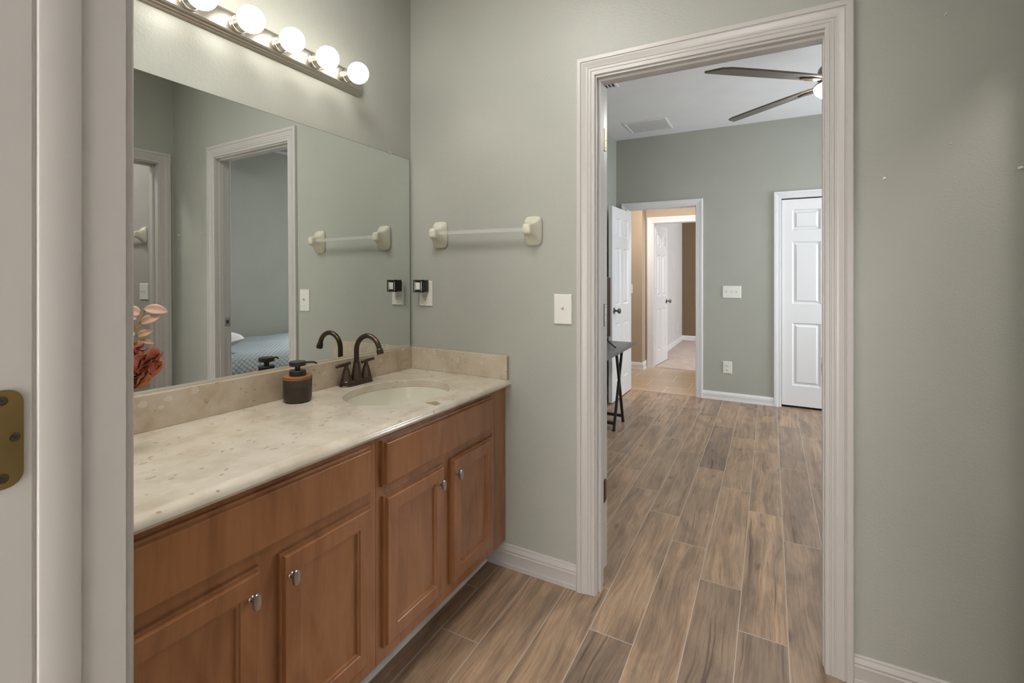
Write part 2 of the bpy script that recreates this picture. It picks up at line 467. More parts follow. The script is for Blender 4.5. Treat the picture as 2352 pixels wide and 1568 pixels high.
# ------------------------------------------------------------------ room shell : bathroom
b = MB(); b.box(-1.72, 2.4, -1.7, FAR + 0.02, -0.12, 0)
struct(b.build('floor', M['floor'], smooth=False))
b = MB(); b.box(-1.75, 2.45, 0.138, FAR + .1, CEIL, CEIL + .1)
struct(b.build('ceiling', M['ceiling'], smooth=False))
# left wall, carrying the mirror
b = MB()
ya, yb = 0.10, D + .05
b.prism([(wall_a(ya), ya), (wall_a(yb), yb), (-1.70, yb), (-1.70, ya)], lambda p, q, a: (p, q, a), 0, CEIL)
struct(b.build('wall_left', M['sage'], smooth=False))
# back wall with the bedroom doorway
DX0, DX1, DZ = -0.595, 0.150, 2.012
b = MB()
b.box(-1.70, DX0 - .015, D, DB, 0, CEIL); b.box(DX1 + .015, 2.4, D, DB, 0, CEIL); b.box(DX0 - .015, DX1 + .015, D, DB, DZ + .015, CEIL)
struct(b.build('wall_back', M['sage'], smooth=False))
# right wall with the shower room doorway
RX = 0.672
b = MB()
b.box(RX, RX + .115, 1.71, D, 0, CEIL); b.box(RX, RX + .115, 0.252, 0.935, 0, CEIL); b.box(RX, RX + .115, 0.935, 1.71, 2.04, CEIL)
struct(b.build('wall_right', M['sage'], smooth=False))
# front wall with the doorway the camera stands in
b = MB()
b.box(-1.70, -.615, 0.138, 0.252, 0, CEIL); b.box(.175, 2.4, 0.138, 0.252, 0, CEIL); b.box(-.615, .175, 0.138, 0.252, 2.06, CEIL)
struct(b.build('wall_front', M['sage'], smooth=False))
# room behind the camera
b = MB(); b.box(-1.3, -1.2, -1.7, .138, 0, 2.6); b.box(.9, 1.0, -1.7, .138, 0, 2.6); b.box(-1.3, 1.0, -1.8, -1.7, 0, 2.6); b.box(-1.3, 1.0, -1.8, .138, 2.6, 2.7)
struct(b.build('wall_closet', M['grey_paint'], smooth=False))
# shower room walls
b = MB(); b.box(2.05, 2.15, .252, D, 0, CEIL); b.box(RX + .115, 2.05, D - .006, D - .0005, 0, CEIL)
struct(b.build('wall_shower_room', M['shower_paint'], smooth=False))

# bedroom doorway : jamb, stops, casings
b = MB()
b.box(DX0 - .015, DX0, D - .001, DB, 0, DZ + .015); b.box(DX1, DX1 + .015, D - .001, DB, 0, DZ + .015); b.box(DX0, DX1, D - .001, DB, DZ, DZ + .015)
b.box(DX0, DX0 + .009, 1.818, 1.848, 0, DZ - .009); b.box(DX1 - .003, DX1, 1.818, 1.848, 0, DZ - .009); b.box(DX0, DX1, 1.818, 1.848, DZ - .009, DZ)
struct(b.build('trim_1', M['trim'], smooth=False), 'white jamb and stops of the bedroom doorway', 'door jamb')
o = struct(casing('trim_2', DX0 - .004, DX1 + .001, DZ + .008, lambda x, z, v: (x, D - v, z), .074), 'white moulded casing around the bedroom doorway', 'door casing')
struct(casing('trim_3', DX0 - .004, DX1 + .004, DZ + .008, lambda x, z, v: (x, DB + v, z), .07), 'bedroom side casing of the bathroom doorway', 'door casing')
bp = bpy.data.objects['trim_1']
b = MB(); b.box(DX1 - .0015, DX1, 1.851, 1.8835, .915, .975, .0006)
sp = b.build('strike_plate', M['steel'], bp); sp['label'] = 'satin steel strike plate'
b = MB(); b.box(DX1 - .0022, DX1 - .0014, 1.859, 1.873, .933, .957); b.build('latch_hole', M['slot'], sp)

# shower room doorway
def fnR(y, z, v): return (RX - v, y, z)
b = MB()
b.box(RX - .001, RX + .116, 1.695, 1.71, 0, 2.04); b.box(RX - .001, RX + .116, .935, .95, 0, 2.04); b.box(RX - .001, RX + .116, .95, 1.695, 2.025, 2.04)
b.box(RX + .05, RX + .08, 1.684, 1.695, 0, 2.014); b.box(RX + .05, RX + .08, .95, .961, 0, 2.014); b.box(RX + .05, RX + .08, .95, 1.695, 2.014, 2.025)
struct(b.build('trim_4', M['trim'], smooth=False), 'white jamb of the shower room doorway seen in the mirror', 'door jamb')
struct(casing('trim_5', .945, 1.700, 2.032, fnR, .072), 'white casing of the shower room doorway seen in the mirror', 'door casing')

# camera doorway : left jamb with stop, hinge, casing
JX = -.600
b = MB()
b.box(JX - .015, JX, .136, .1797, 0, 2.06, .0012, 1); b.box(JX - .015, JX - .0022, .1797, .1822, 0, 2.06); b.box(JX - .015, JX, .1822, .252, 0, 2.06); b.box(.16, .175, .136, .252, 0, 2.06); b.box(JX, .16, .136, .252, 2.045, 2.06)
b.box(JX - .001, JX + .0032, .1822, .2145, 0, 2.045, .0015, 2); b.box(.149, .16, .1822, .2145, 0, 2.045, .003, 3); b.box(JX, .16, .1822, .2145, 2.034, 2.045)
j = struct(b.build('trim_6', M['trim'], smooth=True), 'white jamb and stop of the near doorway filling the left edge', 'door jamb')
struct(casing('trim_7', JX - .005, .165, 2.052, lambda x, z, v: (x, .252 + v, z), .075), 'white casing edge of the near doorway', 'door casing')
b = MB()
def rrect(y0, y1, z0, z1, r, n=6):
    pts = []
    for cy, cz, a0 in ((y1 - r, z1 - r, 0), (y0, z1, None), (y0, z0, None), (y1 - r, z0 + r, -PI / 2)):
        if a0 is None: pts.append((cy, cz))
        else: pts += [(cy + r * math.cos(a0 + PI / 2 * i / n), cz + r * math.sin(a0 + PI / 2 * i / n)) for i in range(n + 1)]
    return pts
b.prism(rrect(.140, .1728, 1.0640, 1.1520, .0125), lambda p, q, a: (a, p, q), JX - .001, JX + .0016)
hp = b.build('hinge_leaf', M['brass'], j, angle=30); hp['label'] = 'antique brass hinge leaf'
for yy, zz in ((.1585, 1.1425), (.1665, 1.1085), (.1590, 1.0735)):
    b = MB(); b.lathe([(.0, .0017), (.0012, .0018), (.0034, .0024), (.0040, .0022), (.0042, .0016)], (JX, yy, zz), 16, 'X'); 
    s_ = b.build('screw', M['brass_dark'], hp)
    b = MB(); b.box(JX + .0016, JX + .0030, yy - .0020, yy + .0020, zz - .0005, zz + .0005); b.box(JX + .0016, JX + .0030, yy - .0005, yy + .0005, zz - .0020, zz + .0020)
    # cross recess of the screw head
    b.build('screw_slot', M['slot'], hp)

baseboard('baseboard_back', lambda u, z, a: (a, D - u, z), -1.10, -.674)
baseboard('baseboard_right', lambda u, z, a: (a, D - u, z), .2245, RX, .088)
b = MB(); b.prism([(-1.094, 0), (-1.083, 0), (-1.0835, .006), (-1.088, .012), (-1.094, .014)], lambda p, q, a: (p, a, q), .262, D - .001)
struct(b.build('trim_8', M['caulk']), 'white caulk strip along the cabinet toe kick', 'caulk strip')

# ------------------------------------------------------------------ vanity cabinets
def front(b, y0, y1, z0, z1, panel, xf=-1.0):
    fn = lambda y, z, d: (xf + d, y, z)
    if panel:
        st = [(0, .0005), (0, .009), (.0055, .0105), (.0085, .0185), (.010, .0195), (.049, .0195), (.051, .0165), (.0565, .0155), (.0585, .010), (.064, .0095)]
    else:
        st = [(0, .0005), (0, .009), (.0055, .0105), (.0085, .0185), (.010, .0195)]
    b.nested(y0, y1, z0, z1, st, fn)
    b.f([b.v(fn(y0, z0, .0005)), b.v(fn(y1, z0, .0005)), b.v(fn(y1, z1, .0005)), b.v(fn(y0, z1, .0005))])
knob_proto = None
def knob_mesh():
    b = MB()
    b.lathe([(.0075, 0), (.0075, .002), (.0052, .004), (.0050, .014), (.0065, .0165)], (0, 0, 0), 14, 'X')
    rings = []
    for d, s in ((.0150, .80), (.0165, .96), (.0185, 1.0), (.0215, .97), (.0235, .86), (.0243, .6)):
        ring = []
        for i in range(28):
            a = 2 * PI * i / 28; ca, sa = math.cos(a), math.sin(a)
            e = 2 / 2.7
            yy = .0090 * s * math.copysign(abs(ca) ** e, ca); zz = .0185 * (s * .6 + .4 if s < .9 else s) * math.copysign(abs(sa) ** e, sa)
            ring.append((d, yy * (1 - .18 * abs(sa) ** 3), zz))
        rings.append(ring)
    b.loops(rings, True, True, True)
    me_o = b.build('knob', M['steel']); return me_o
knob_me = None
def cabinet(label, y0, y1, drawer, doors, filler=None):
    t = thing('vanity_cabinet', label, 'cabinet', (-1.25, (y0 + y1) / 2, 0), 'bathroom vanity cabinets')
    b = MB(True)
    tk = [(-1.505, 0.0), (-1.094, 0.0), (-1.094, .112), (-1.505, .112)]
    b.prism([(p, q if q else -.022) for p, q in tk], lambda p, q, a: (p, a, q), y0, y1)
    o = b.build('toe_kick', M['wood'], t, smooth=False)
    for v in o.data.vertices:
        if v.co.z < .05: v.co.z = 0.0
    b = MB(True); b.box(-1.505, -1.010, y0 + .001, y1 - .001, .110, .125); b.box(-1.018, -1.0, y0, y1, .1085, .7695); b.box(-1.505, -1.010, y0 + .001, y0 + .016, .110, .769); b.box(-1.505, -1.010, y1 - .016, y1 - .001, .110, .769); b.box(-1.505, -1.49, y0 + .002, y1 - .002, .111, .768)
    b.build('body', M['wood'], t, smooth=False)
    if filler:
        b = MB(True); b.box(-1.50, -1.0, filler[0], filler[1], .1085, .7695); b.build('filler_strip', M['wood'], t, smooth=False)
    b = MB(True); front(b, drawer[0], drawer[1], .619, .753, False); b.build('drawer_front', M['wood'], t, angle=25)
    for (a, c, ky) in doors:
        b = MB(True); front(b, a, c, .148, .590, True); d = b.build('door', M['wood'], t, angle=25)
        global knob_me
        k = knob_mesh() if knob_me is None else bpy.data.objects.new('knob', knob_me)
        if knob_me is None: knob_me = k.data
        else: COL.objects.link(k)
        k.parent = d
        k.location = sh((-.981, ky, .534)) - t.location
    return t
cabinet('nearer brown wooden vanity cabinet with a wide drawer front below the soap dispenser', .262, 1.0265,
        (.378, .998), ((.378, .6645, .6387), (.7135, 1.0, .7355)))
cabinet('brown wooden vanity cabinet under the oval sink, against the switch wall', 1.0281, 1.700,
        (1.0445, 1.6725), ((1.0495, 1.3385, 1.3041), (1.3815, 1.6725, 1.4045)), (1.7012, D - .001))

# ------------------------------------------------------------------ countertop, sink
ct = thing('countertop', 'long cream speckled marble counter with backsplash on brown cabinets', 'countertop', (-1.25, 1.03, .77))
SXC, SYC, SA, SB = -1.232, 1.388, .176, .218
b = MB(True)
X0, X1, Y0, Y1, ZT = -1.520, -1.003, .262, D - .0008, .80
NSEG = 72
def rect_pt(a):
    dx, dy = math.cos(a) * SA, math.sin(a) * SB
    ts = []
    if dx > 1e-9: ts.append((X1 - SXC) / dx)
    if dx < -1e-9: ts.append((X0 - SXC) / dx)
    if dy > 1e-9: ts.append((Y1 - SYC) / dy)
    if dy < -1e-9: ts.append((1.10 - SYC) / dy)
    s = min(ts); return SXC + dx * s, SYC + dy * s
angs = [2 * PI * i / NSEG for i in range(NSEG)]
for cx_, cy_ in ((X0, Y1), (X1, Y1), (X0, 1.10), (X1, 1.10)):
    angs.append(math.atan2((cy_ - SYC) / SB, (cx_ - SXC) / SA) % (2 * PI))
angs = sorted(set(angs))
zb = .772
ell = lambda a, k, z: (SXC + SA * k * math.cos(a), SYC + SB * k * math.sin(a), z)
rings = [[(*rect_pt(a), zb) for a in angs], [(*rect_pt(a), ZT) for a in angs]]
rings += [[ell(a, 1.012, ZT) for a in angs], [ell(a, 1.002, ZT - .0015) for a in angs], [ell(a, 1.0, ZT - .005) for a in angs], [ell(a, 1.0, zb) for a in angs], [(*rect_pt(a), zb) for a in angs]]
b.loops(rings)
b.box(X0, X1, Y0, 1.10, zb, ZT)
nose = [(-1.003, .800), (-.992, .800), (-.990, .7993), (-.9885, .7982), (-.983, .7968), (-.977, .7925), (-.973, .787), (-.972, .781), (-.975, .7745), (-.981, .771), (-.990, .770), (-1.003, .770)]
b.prism(nose, lambda p, q, a: (p, a, q), Y0, Y1)
slab = b.build('slab', M['marble'], ct, angle=30)
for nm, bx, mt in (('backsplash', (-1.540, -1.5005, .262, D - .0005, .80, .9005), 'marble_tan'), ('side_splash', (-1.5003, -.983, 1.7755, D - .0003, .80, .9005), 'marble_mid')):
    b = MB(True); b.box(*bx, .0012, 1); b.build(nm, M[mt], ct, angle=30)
b = MB(True)
b.prism([(-1.042, 1.302), (-1.022, 1.338), (-.9895, 1.322), (-.9895, 1.292)], lambda p, q, a: (p, q, a), .7999, .8004)
pt = b.build('stone_chip', M['patch'], slab, smooth=False); pt['label'] = 'tan stone chip in the counter edge'

b = MB(True)
prof = [(1.06, -.0285), (1.06, -.040), (1.025, -.040), (1.022, -.0287), (1.003, -.0287), (.985, -.045), (.955, -.075), (.90, -.105), (.80, -.130), (.62, -.147), (.38, -.155), (.12, -.158), (.08, -.160)]
rings = [[(SXC + SA * r * math.cos(a), SYC + SB * r * math.sin(a), ZT + h) for a in angs] for r, h in prof]
b.loops(rings, True, False, True)
sk = thing('sink', 'oval bisque porcelain sink set under the cream marble counter', 'sink', (SXC, SYC, .64))
b.build('basin', M['sink'], sk)
b = MB(True); b.lathe([(.022, -.1575), (.022, -.155), (.018, -.1535), (.004, -.1545)], (SXC, SYC, ZT), 20); b.build('drain', M['bronze'], sk)

# ------------------------------------------------------------------ faucet
fx, fy, fz = -1.470, 1.403, .8
fa = thing('faucet', 'dark bronze two-handle faucet with gooseneck spout behind the sink', 'faucet', sh((fx, fy, fz)))
def stadium(hl, hw, n=10):
    pts = []
    for sgn in (1, -1):
        for i in range(n + 1):
            a = -PI / 2 + PI * i / n
            pts.append((hw * math.sin(a) * -sgn, sgn * (hl - hw) + sgn * hw * math.cos(a)))
    return pts
b = MB(True)
rings = []
for hl, hw, z in ((.0800, .0290, 0), (.0800, .0290, .002), (.0780, .0270, .004), (.0765, .0255, .014), (.0745, .0235, .0195), (.0725, .0215, .021)):
    rings.append([(fx + p, fy + q, fz + z) for p, q in stadium(hl, hw)])
b.loops(rings, True, True, True); b.build('base', M['bronze'], fa)
b = MB(True)
b.lathe([(.0245, .020), (.0240, .024), (.0195, .042), (.0160, .062), (.0135, .078), (.0130, .084), (.0138, .085), (.0138, .088), (.011, .089)], (fx, fy, fz), 8, rot=PI / 8)
o = b.build('spout_base', M['bronze'], fa, angle=20)
b = MB(True)
R_ = .0625; zc = fz + .1340
pts = [(fx, fy, fz + .086), (fx, fy, fz + .105), (fx, fy, fz + .122)]
for i in range(21):
    a = PI - (PI * 1.0) * i / 20 * .925
    pts.append((fx + R_ + R_ * math.cos(a), fy, zc + R_ * math.sin(a)))
b.tube(pts, .0100, 16); b.build('spout', M['bronze'], fa)
e1 = Vector(pts[-1]); dr = (Vector(pts[-1]) - Vector(pts[-2])).normalized()
b = MB(True); b.tube([e1 - dr * .001, e1 + dr * .0015, e1 + dr * .004, e1 + dr * .019, e1 + dr * .021], [.0105, .0125, .0130, .0140, .0125], 12)
b.build('aerator', M['bronze'], fa)
for s_, l0, l1 in ((-1, -.053, .022), (1, -.026, .047)):
    hy = fy + s_ * .0525
    b = MB(True)
    b.lathe([(.0225, .020), (.0218, .025), (.0180, .040), (.0145, .055), (.0125, .062), (.0125, .066), (.0095, .067)], (fx, hy, fz), 8, rot=PI / 8)
    b.lathe([(.0085, .066), (.0078, .075), (.0085, .082)], (fx, hy, fz), 12)
    hb = b.build('handle', M['bronze'], fa, angle=20)
    b = MB(True); b.tube([(fx + .004, hy + l0, fz + .0835), (fx + .004, hy + l0 + .0015, fz + .0835), (fx, hy, fz + .0855), (fx - .004, hy + l1 - .0015, fz + .0875), (fx - .004, hy + l1, fz + .0875)], [.0055, .0068, .0066, .0064, .0054], 14)
    b.build('lever', M['bronze'], hb)

# ------------------------------------------------------------------ soap dispenser
sx, sy = -1.434, 1.102
base = sh((sx, sy, .8))
sd = thing('soap_dispenser', 'brown ceramic soap dispenser with wooden ring and black pump on the counter', 'soap dispenser', base)
def lat(name, prof, mat, seg=40, par=sd):
    b = MB(); b.lathe(prof, base, seg); return b.build(name, M[mat], par)
lat('bottle', [(.030, 0), (.037, .0008), (.0415, .003), (.0445, .008), (.0458, .014), (.0460, .03), (.0462, .0775), (.0455, .078)], 'bottle')
lat('wooden_ring', [(.0455, .0778), (.0468, .0785), (.0468, .0825), (.0460, .083), (.0460, .0838), (.0468, .0843), (.0468, .0880), (.0460, .0888), (.025, .0888)], 'wood_ring')
pm = lat('pump_collar', [(.026, .0886), (.0268, .0890), (.0268, .1055), (.0260, .1065), (.009, .1066)], 'black')
ph = lat('pump_head', [(.0088, .1064), (.0088, .1215), (.0262, .1225), (.0268, .1235), (.0268, .1350), (.0258, .1365), (.010, .1367)], 'black')
b = MB()
dv = Vector((.33, .94, 0))
c0 = Vector(base)
b.tube([c0 + dv * .022 + Vector((0, 0, .1300)), c0 + dv * .040 + Vector((0, 0, .1290)), c0 + dv * .055 + Vector((0, 0, .1275)), c0 + dv * .066 + Vector((0, 0, .1215))], [.0038, .0034, .0032, .0028], 12)
b.build('nozzle', M['black'], ph)

# ------------------------------------------------------------------ mirror
def mirror_x(y, z): return -1.514 + .0105 * (y - D) - .0056 * (z - H)
mr = thing('wall_mirror', 'large frameless mirror on the left wall above the marble backsplash', 'mirror', sh((-1.515, 1.03, .9015)))
b = MB()
q = [sh((0, .275, .9022)), sh((0, 1.7805, .9022)), sh((0, 1.7805, 1.793)), sh((0, .275, 1.793))]
fr = [Vector((mirror_x(p.y, p.z), p.y, p.z)) for p in q]
bk = [p - Vector((.0045, 0, 0)) for p in fr]
e_ = .0014
q2 = [sh((0, .275 + e_, .9022 + e_)), sh((0, 1.7805 - e_, .9022 + e_)), sh((0, 1.7805 - e_, 1.793 - e_)), sh((0, .275 + e_, 1.793 - e_))]
f2 = [Vector((mirror_x(p.y, p.z), p.y, p.z)) for p in q2]
b.loops([bk, fr, f2], True, True, False)
b.mi = 1; b.f([b.v(p) for p in f2])
o = b.build('glass', [M['mirror_edge'], M['mirror']], mr, smooth=False)
b = MB()
mx = mirror_x(1.03, .91)
b.prism([(0, .9008), (.0022, .9008), (.0022, .9085), (0, .9085)], lambda p, q, a: sh((mirror_x(a, .91) + .0001 + p, a, q)), .276, 1.780)
ch = b.build('bottom_channel', M['channel'], mr, smooth=False); ch['label'] = 'pale channel along the bottom of the mirror'
cy_, cz_ = 1.652, 1.799
b = MB(); xm = mirror_x(cy_, 1.80)
b.box(xm - .004, xm + .003, cy_ - .006, cy_ + .006, cz_ - .007, cz_ + .004, .0015); b.box(xm + .001, xm + .0035, cy_ - .004, cy_ + .004, cz_ - .013, cz_ - .006, .001)
c = b.build('clip', M['acrylic'], mr); c['label'] = 'clear mirror clip'

# ------------------------------------------------------------------ vanity light bar
LZ = 2.031
vl = thing('vanity_light', 'brushed nickel bar light with globe bulbs above the mirror', 'wall light', sh((-1.525, 1.0, LZ)))
y0, y1 = .545, 1.466
half = [(-.0008, -.0470), (.004, -.0470), (.0065, -.0445), (.0085, -.0430), (.0115, -.0425), (.0140, -.0395), (.0155, -.0380), (.0195, -.0365), (.0225, -.0330), (.0240, -.0310), (.0275, -.0295), (.0290, -.0265)]
prof = half + [(p, -q) for p, q in reversed(half)]
b = MB(True)
xw = lambda a: wall_a(a)
rings = []
for yy, k in ((y0, .0), (y0, .85), (y0 + .004, 1.0), (y1 - .004, 1.0), (y1, .85), (y1, .0)):
    rings.append([(xw(yy) + p * (k if p > 0 else 1), yy, LZ + q * (.9 + .1 * k)) for p, q in prof])
b.loops(rings[1:-1], True, True, True)
b.build('backplate', M['nickel'], vl, angle=22)
sock = None
for i in range(6):
    yy = 1.371 - .1465 * i
    loc = sh((xw(yy), yy, LZ))
    if sock is None:
        b = MB()
        b.lathe([(.0285, .0285), (.0285, .0305), (.0262, .0325), (.0258, .0400), (.0268, .0404), (.0268, .0420), (.0258, .0424), (.0258, .0660), (.0245, .067), (.0215, .067), (.0215, .060)], (0, 0, 0), 28, 'X')
        sock = b.build('socket', M['nickel'])
        b = MB()
        R0 = .0405; cx_ = .098
        pr = [(.0135, .058), (.0140, .063)]
        for kk in range(1, 21):
            a = PI * (1 - kk / 20) * .885
            pr.append((max(.0002, R0 * math.sin(a)), cx_ + R0 * math.cos(PI - (PI - a)) * 1.0))
        b.lathe(pr, (0, 0, 0), 32, 'X'); bulb = b.build('bulb', M['bulb'])
        so, bo = sock, bulb
    else:
        so = sock.copy(); bo = bulb.copy(); COL.objects.link(so); COL.objects.link(bo)
    for q_ in (so, bo): q_.parent = vl; q_.location = loc - vl.location

# ------------------------------------------------------------------ towel bars
def towel_bar(label, xl, xr, z, wy, group):
    t = thing('towel_bar', label, 'towel bar', ((xl + xr) / 2, wy, z), group)
    for xc in (xl, xr):
        b = MB(); rings = []
        for d, hw, hh, zo in ((0, .0395, .060, 0), (.003, .0410, .0610, 0), (.008, .0405, .0605, 0), (.012, .0390, .0570, .0005), (.019, .0355, .0485, .001), (.028, .0305, .0385, .002), (.039, .0250, .0300, .003), (.050, .0208, .0250, .004), (.062, .0185, .0222, .004), (.069, .0165, .0195, .004), (.072, .0110, .0135, .004)):
            ring = []
            for i in range(32):
                a = 2 * PI * i / 32; ca, sa = math.cos(a), math.sin(a); e = 2 / 4.5
                ring.append((xc + hw * math.copysign(abs(ca) ** e, ca), wy - .0005 - d, z + zo + hh * math.copysign(abs(sa) ** e, sa)))
            rings.append(ring)
        b.loops(rings, True, True, True); b.build('bracket', M['ceramic'], t, angle=50)
    b = MB(); yy = wy - .053; r = .0115; zz = z + .004
    b.loops([[(x, yy + dy, zz + dz) for dy, dz in ((-r * .7, -r * .7), (r * .7, -r * .7), (r * .7, r * .7), (-r * .7, r * .7))] for x in (xl + .0165, xr - .0165)], True, True, True)
    o = b.build('rod', M['acrylic'], t, smooth=False); o['label'] = 'clear acrylic rod'
    return t
TB = 'ceramic towel bars'
towel_bar('cream ceramic towel bar with clear rod on the sage wall beside the mirror', -1.342, -.866, 1.427, D, TB)
towel_bar('cream ceramic towel bar in the room beyond, glimpsed in the mirror', 1.075, 1.55, 1.56, D - .006, TB)

# ------------------------------------------------------------------ wall plates (built facing -Y at the origin)
def plate_box(b, w_, h_, d=.0065):
    b.nested(-w_ / 2, w_ / 2, -h_ / 2, h_ / 2, [(0, 0), (0, .002), (.0012, .0045), (.004, d)], lambda x, z, v: (x, -v, z))
def place_t(t, loc, rz):
    t.location = loc; t.rotation_euler = (0, 0, rz)
def screw(parent, x, z, d=.0065, r=.0032):
    b = MB(); b.lathe([(r, d - .001), (r, d + .0006), (r * .6, d + .0012)], (x, 0, z), 12, '-Y'); return b.build('screw', M['plate'], parent)
def switch(label, gangs, w_, h_, loc, rz=0, cat='light switch', mat='plate'):
    t = thing('light_switch', label, cat, (0, 0, 0), 'white light switches')
    b = MB(); plate_box(b, w_, h_); b.build('plate', M[mat], t, angle=30)
    for g in range(gangs):
        x = (g - (gangs - 1) / 2) * .046
        b = MB(); b.box(x - .0055, x + .0055, -.0066, -.0060, -.0125, .0125); sl = b.build('toggle_slot', M['plate'], t)
        b = MB(); b.loops([[(x - .0048, -.006, -.0035), (x + .0048, -.006, -.0035), (x + .0048, -.006, .009), (x - .0048, -.006, .009)], [(x - .004, -.019, .0075), (x + .004, -.019, .0075), (x + .004, -.017, .013), (x - .004, -.017, .013)]], True, True, True)
        b.build('toggle', M[mat], t, smooth=False)
        screw(t, x, .030); screw(t, x, -.030)
    place_t(t, loc, rz); return t
def outlet(label, w_, h_, loc, rz=0):
    t = thing('wall_outlet', label, 'outlet', (0, 0, 0), 'white wall outlets')
    b = MB(); plate_box(b, w_, h_); b.build('plate', M['plate'], t, angle=30)
    for s_ in (-1, 1):
        z = s_ * .0195
        b = MB(); b.box(-.0165, .0165, -.0085, -.006, z - .0140, z + .0140, .002); r = b.build('receptacle', M['plate'], t)
        b = MB(); b.box(-.0075, -.0050, -.0090, -.0083, z - .001, z + .008); b.box(.0050, .0075, -.0090, -.0083, z, z + .007); b.lathe([(.0024, .0083), (.0024, .0090)], (0, 0, z - .0075), 10, '-Y')
        b.build('slots', M['slot'], r, smooth=False)
    screw(t, 0, 0, .0065, .0028); screw(t, 0, .046, .0065, .0028); screw(t, 0, -.046, .0065, .0028)
    place_t(t, loc, rz); return t
switch('white single toggle switch on sage wall next to the door casing', 1, .079, .122, (-.7335, D - .0003, 1.107))
switch('white triple switch plate on the bedroom far wall beside the closet door', 3, .165, .120, (-.3315, FAR - .0003, 1.062))
switch('white switch on the tan hall wall beyond the open bedroom door', 1, .075, .118, (-1.607, 6.2 - .0003, 1.035))
switch('white double switch plate in the shower room, reflected in the mirror', 2, .125, .122, (1.083, D - .0063, 1.140))
outlet('white outlet beside the mirror with the black plug-in light above', .075, .119, (-1.4265, D - .0003, 1.1555))
outlet('white outlet low on the bedroom far wall', .082, .118, (-.370, FAR - .0003, .324))
outlet('white outlet on the pale far room wall near the floor', .07, .115, (-1.4397, 8.85, .29), PI / 2)

# black plug-in night light
nx, nz = -1.4325, 1.1915
nl = thing('night_light', 'black framed cube night light plugged into the bathroom outlet', 'night light', (nx, D - .009, nz))
yb_, yf_ = D - .0092, D - .056
b = MB()
b.box(nx - .026, nx + .026, yf_ + .012, yb_, nz - .0275, nz + .0275, .002)
b.build('body', M['black'], nl)
b = MB(); fnf = lambda x, z, v: (nx + x, yf_ + .013 - v, nz + z)
for (a0, a1, c0_, c1_) in ((-.026, -.0225, -.0285, .0285), (.0225, .026, -.0285, .0285), (-.026, .026, .0235, .0285), (-.026, .026, -.0285, -.0235), (-.0165, -.0135, -.025, .025), (.0135, .0165, -.025, .025), (-.0165, .0165, .0165, .0245), (-.0165, .0165, -.0245, -.0165)):
    b.box(nx + a0, nx + a1, yf_, yf_ + .013, nz + c0_, nz + c1_)
b.build('frame', M['black'], nl, smooth=False)
b = MB(); b.box(nx - .0135, nx + .0135, yf_ - .001, yf_ + .012, nz - .0165, nz + .0165, .001); o = b.build('lens', M['plate'], nl); o['label'] = 'white square lens'
for s_ in (-1, 1):
    b = MB(); b.box(nx + s_ * .0195 - .003, nx + s_ * .0195 + .003, yf_ + .003, yf_ + .012, nz - .0235, nz + .0235); b.build('side_panel', M['plate'], nl, smooth=False)
b = MB(); b.box(nx - .004, nx + .004, yb_, D - .0075, nz - .006, nz + .002); b.build('plug', M['plate'], nl, smooth=False)

# screws and anchors left in the back wall
def nail(label, x, z, r):
    r *= .8
    b = MB(); b.lathe([(r, 0), (r, .0012), (r * .55, .003), (r * .5, .010), (r * .85, .0105), (r * .8, .013), (r * .2, .0138)], (x, D - .0002, z), 14, '-Y')
    return tag(b.build('wall_anchor', M['plate'], None, origin=(x, D, z)), label, 'wall anchor', 'anchors left in the wall')
nail('white anchor with screw in the bare wall, nearest the door casing', .300, 1.537, .0050)
nail('white anchor at the photo right edge, level with the one near the casing', .594, 1.538, .0050)
nail('tiny nail high on the bare wall right of the doorway', .440, 1.992, .0024)
nail('tiny nail on the bare wall above and between the two anchors', .4505, 1.621, .0024)

# ------------------------------------------------------------------ flowers in a vase behind the jamb
vx, vy = -1.335, .490
vz = sh((vx, vy, .8)).z
fl = thing('flower_arrangement', 'rust coloured artificial blooms with pale pink leaves at the mirror edge', 'flowers', (vx, vy, vz))
b = MB(); b.lathe([(.036, 0), (.046, .01), (.052, .05), (.046, .10), (.030, .135), (.027, .15), (.030, .158), (.026, .157), (.022, .14)], (vx, vy, vz), 28); b.build('vase', M['vase'], fl)
def leaf(b, p0, p1, wd, up, curl=.15, n=8, m=5, blunt=False):
    p0, p1, up = Vector(p0), Vector(p1), Vector(up).normalized()
    d = p1 - p0; L = d.length; side = d.cross(up).normalized(); nrm = side.cross(d).normalized()
    g = []
    for i in range(n + 1):
        s = i / n
        wdt = wd * (math.sin(PI * (s ** .8)) ** .75 if 0 < s < 1 else .04)
        if blunt: wdt = wd * (.25 + .75 * (s / .6) if s < .6 else max(.12, 1 - ((s - .6) / .4) ** 2.6) ** .5)
        row = []
        for k in range(m + 1):
            q = (k / m - .5) * 2
            row.append(b.v(p0 + d * s + side * (wdt * q * .5) + nrm * (L * curl * math.sin(PI * s) + abs(q) * wdt * .15)))
        g.append(row)
    for i in range(n):
        for k in range(m): b.f((g[i][k], g[i][k + 1], g[i + 1][k + 1], g[i + 1][k]))
def thick(o, th=.0008):
    md = o.modifiers.new('thickness', 'SOLIDIFY'); md.thickness = th; return o
b = MB(); b.tube([(vx, vy, vz + .10), (-1.335, .530, 1.06), (-1.332, .571, 1.115), (-1.33, .588, 1.145), (-1.33, .600, 1.171)], [.003, .0028, .0024, .002, .0015], 8)
b.tube([(-1.332, .574, 1.118), (-1.33, .582, 1.124), (-1.325, .592, 1.13)], .0014, 6)
b.tube([(vx, vy, vz + .10), (-1.335, .520, 1.02), (-1.33, .560, 1.06), (-1.325, .576, 1.05)], [.003, .003, .003, .003], 8)
b.build('stem', M['stem'], fl)
UP = (1.0, -.45, .35)
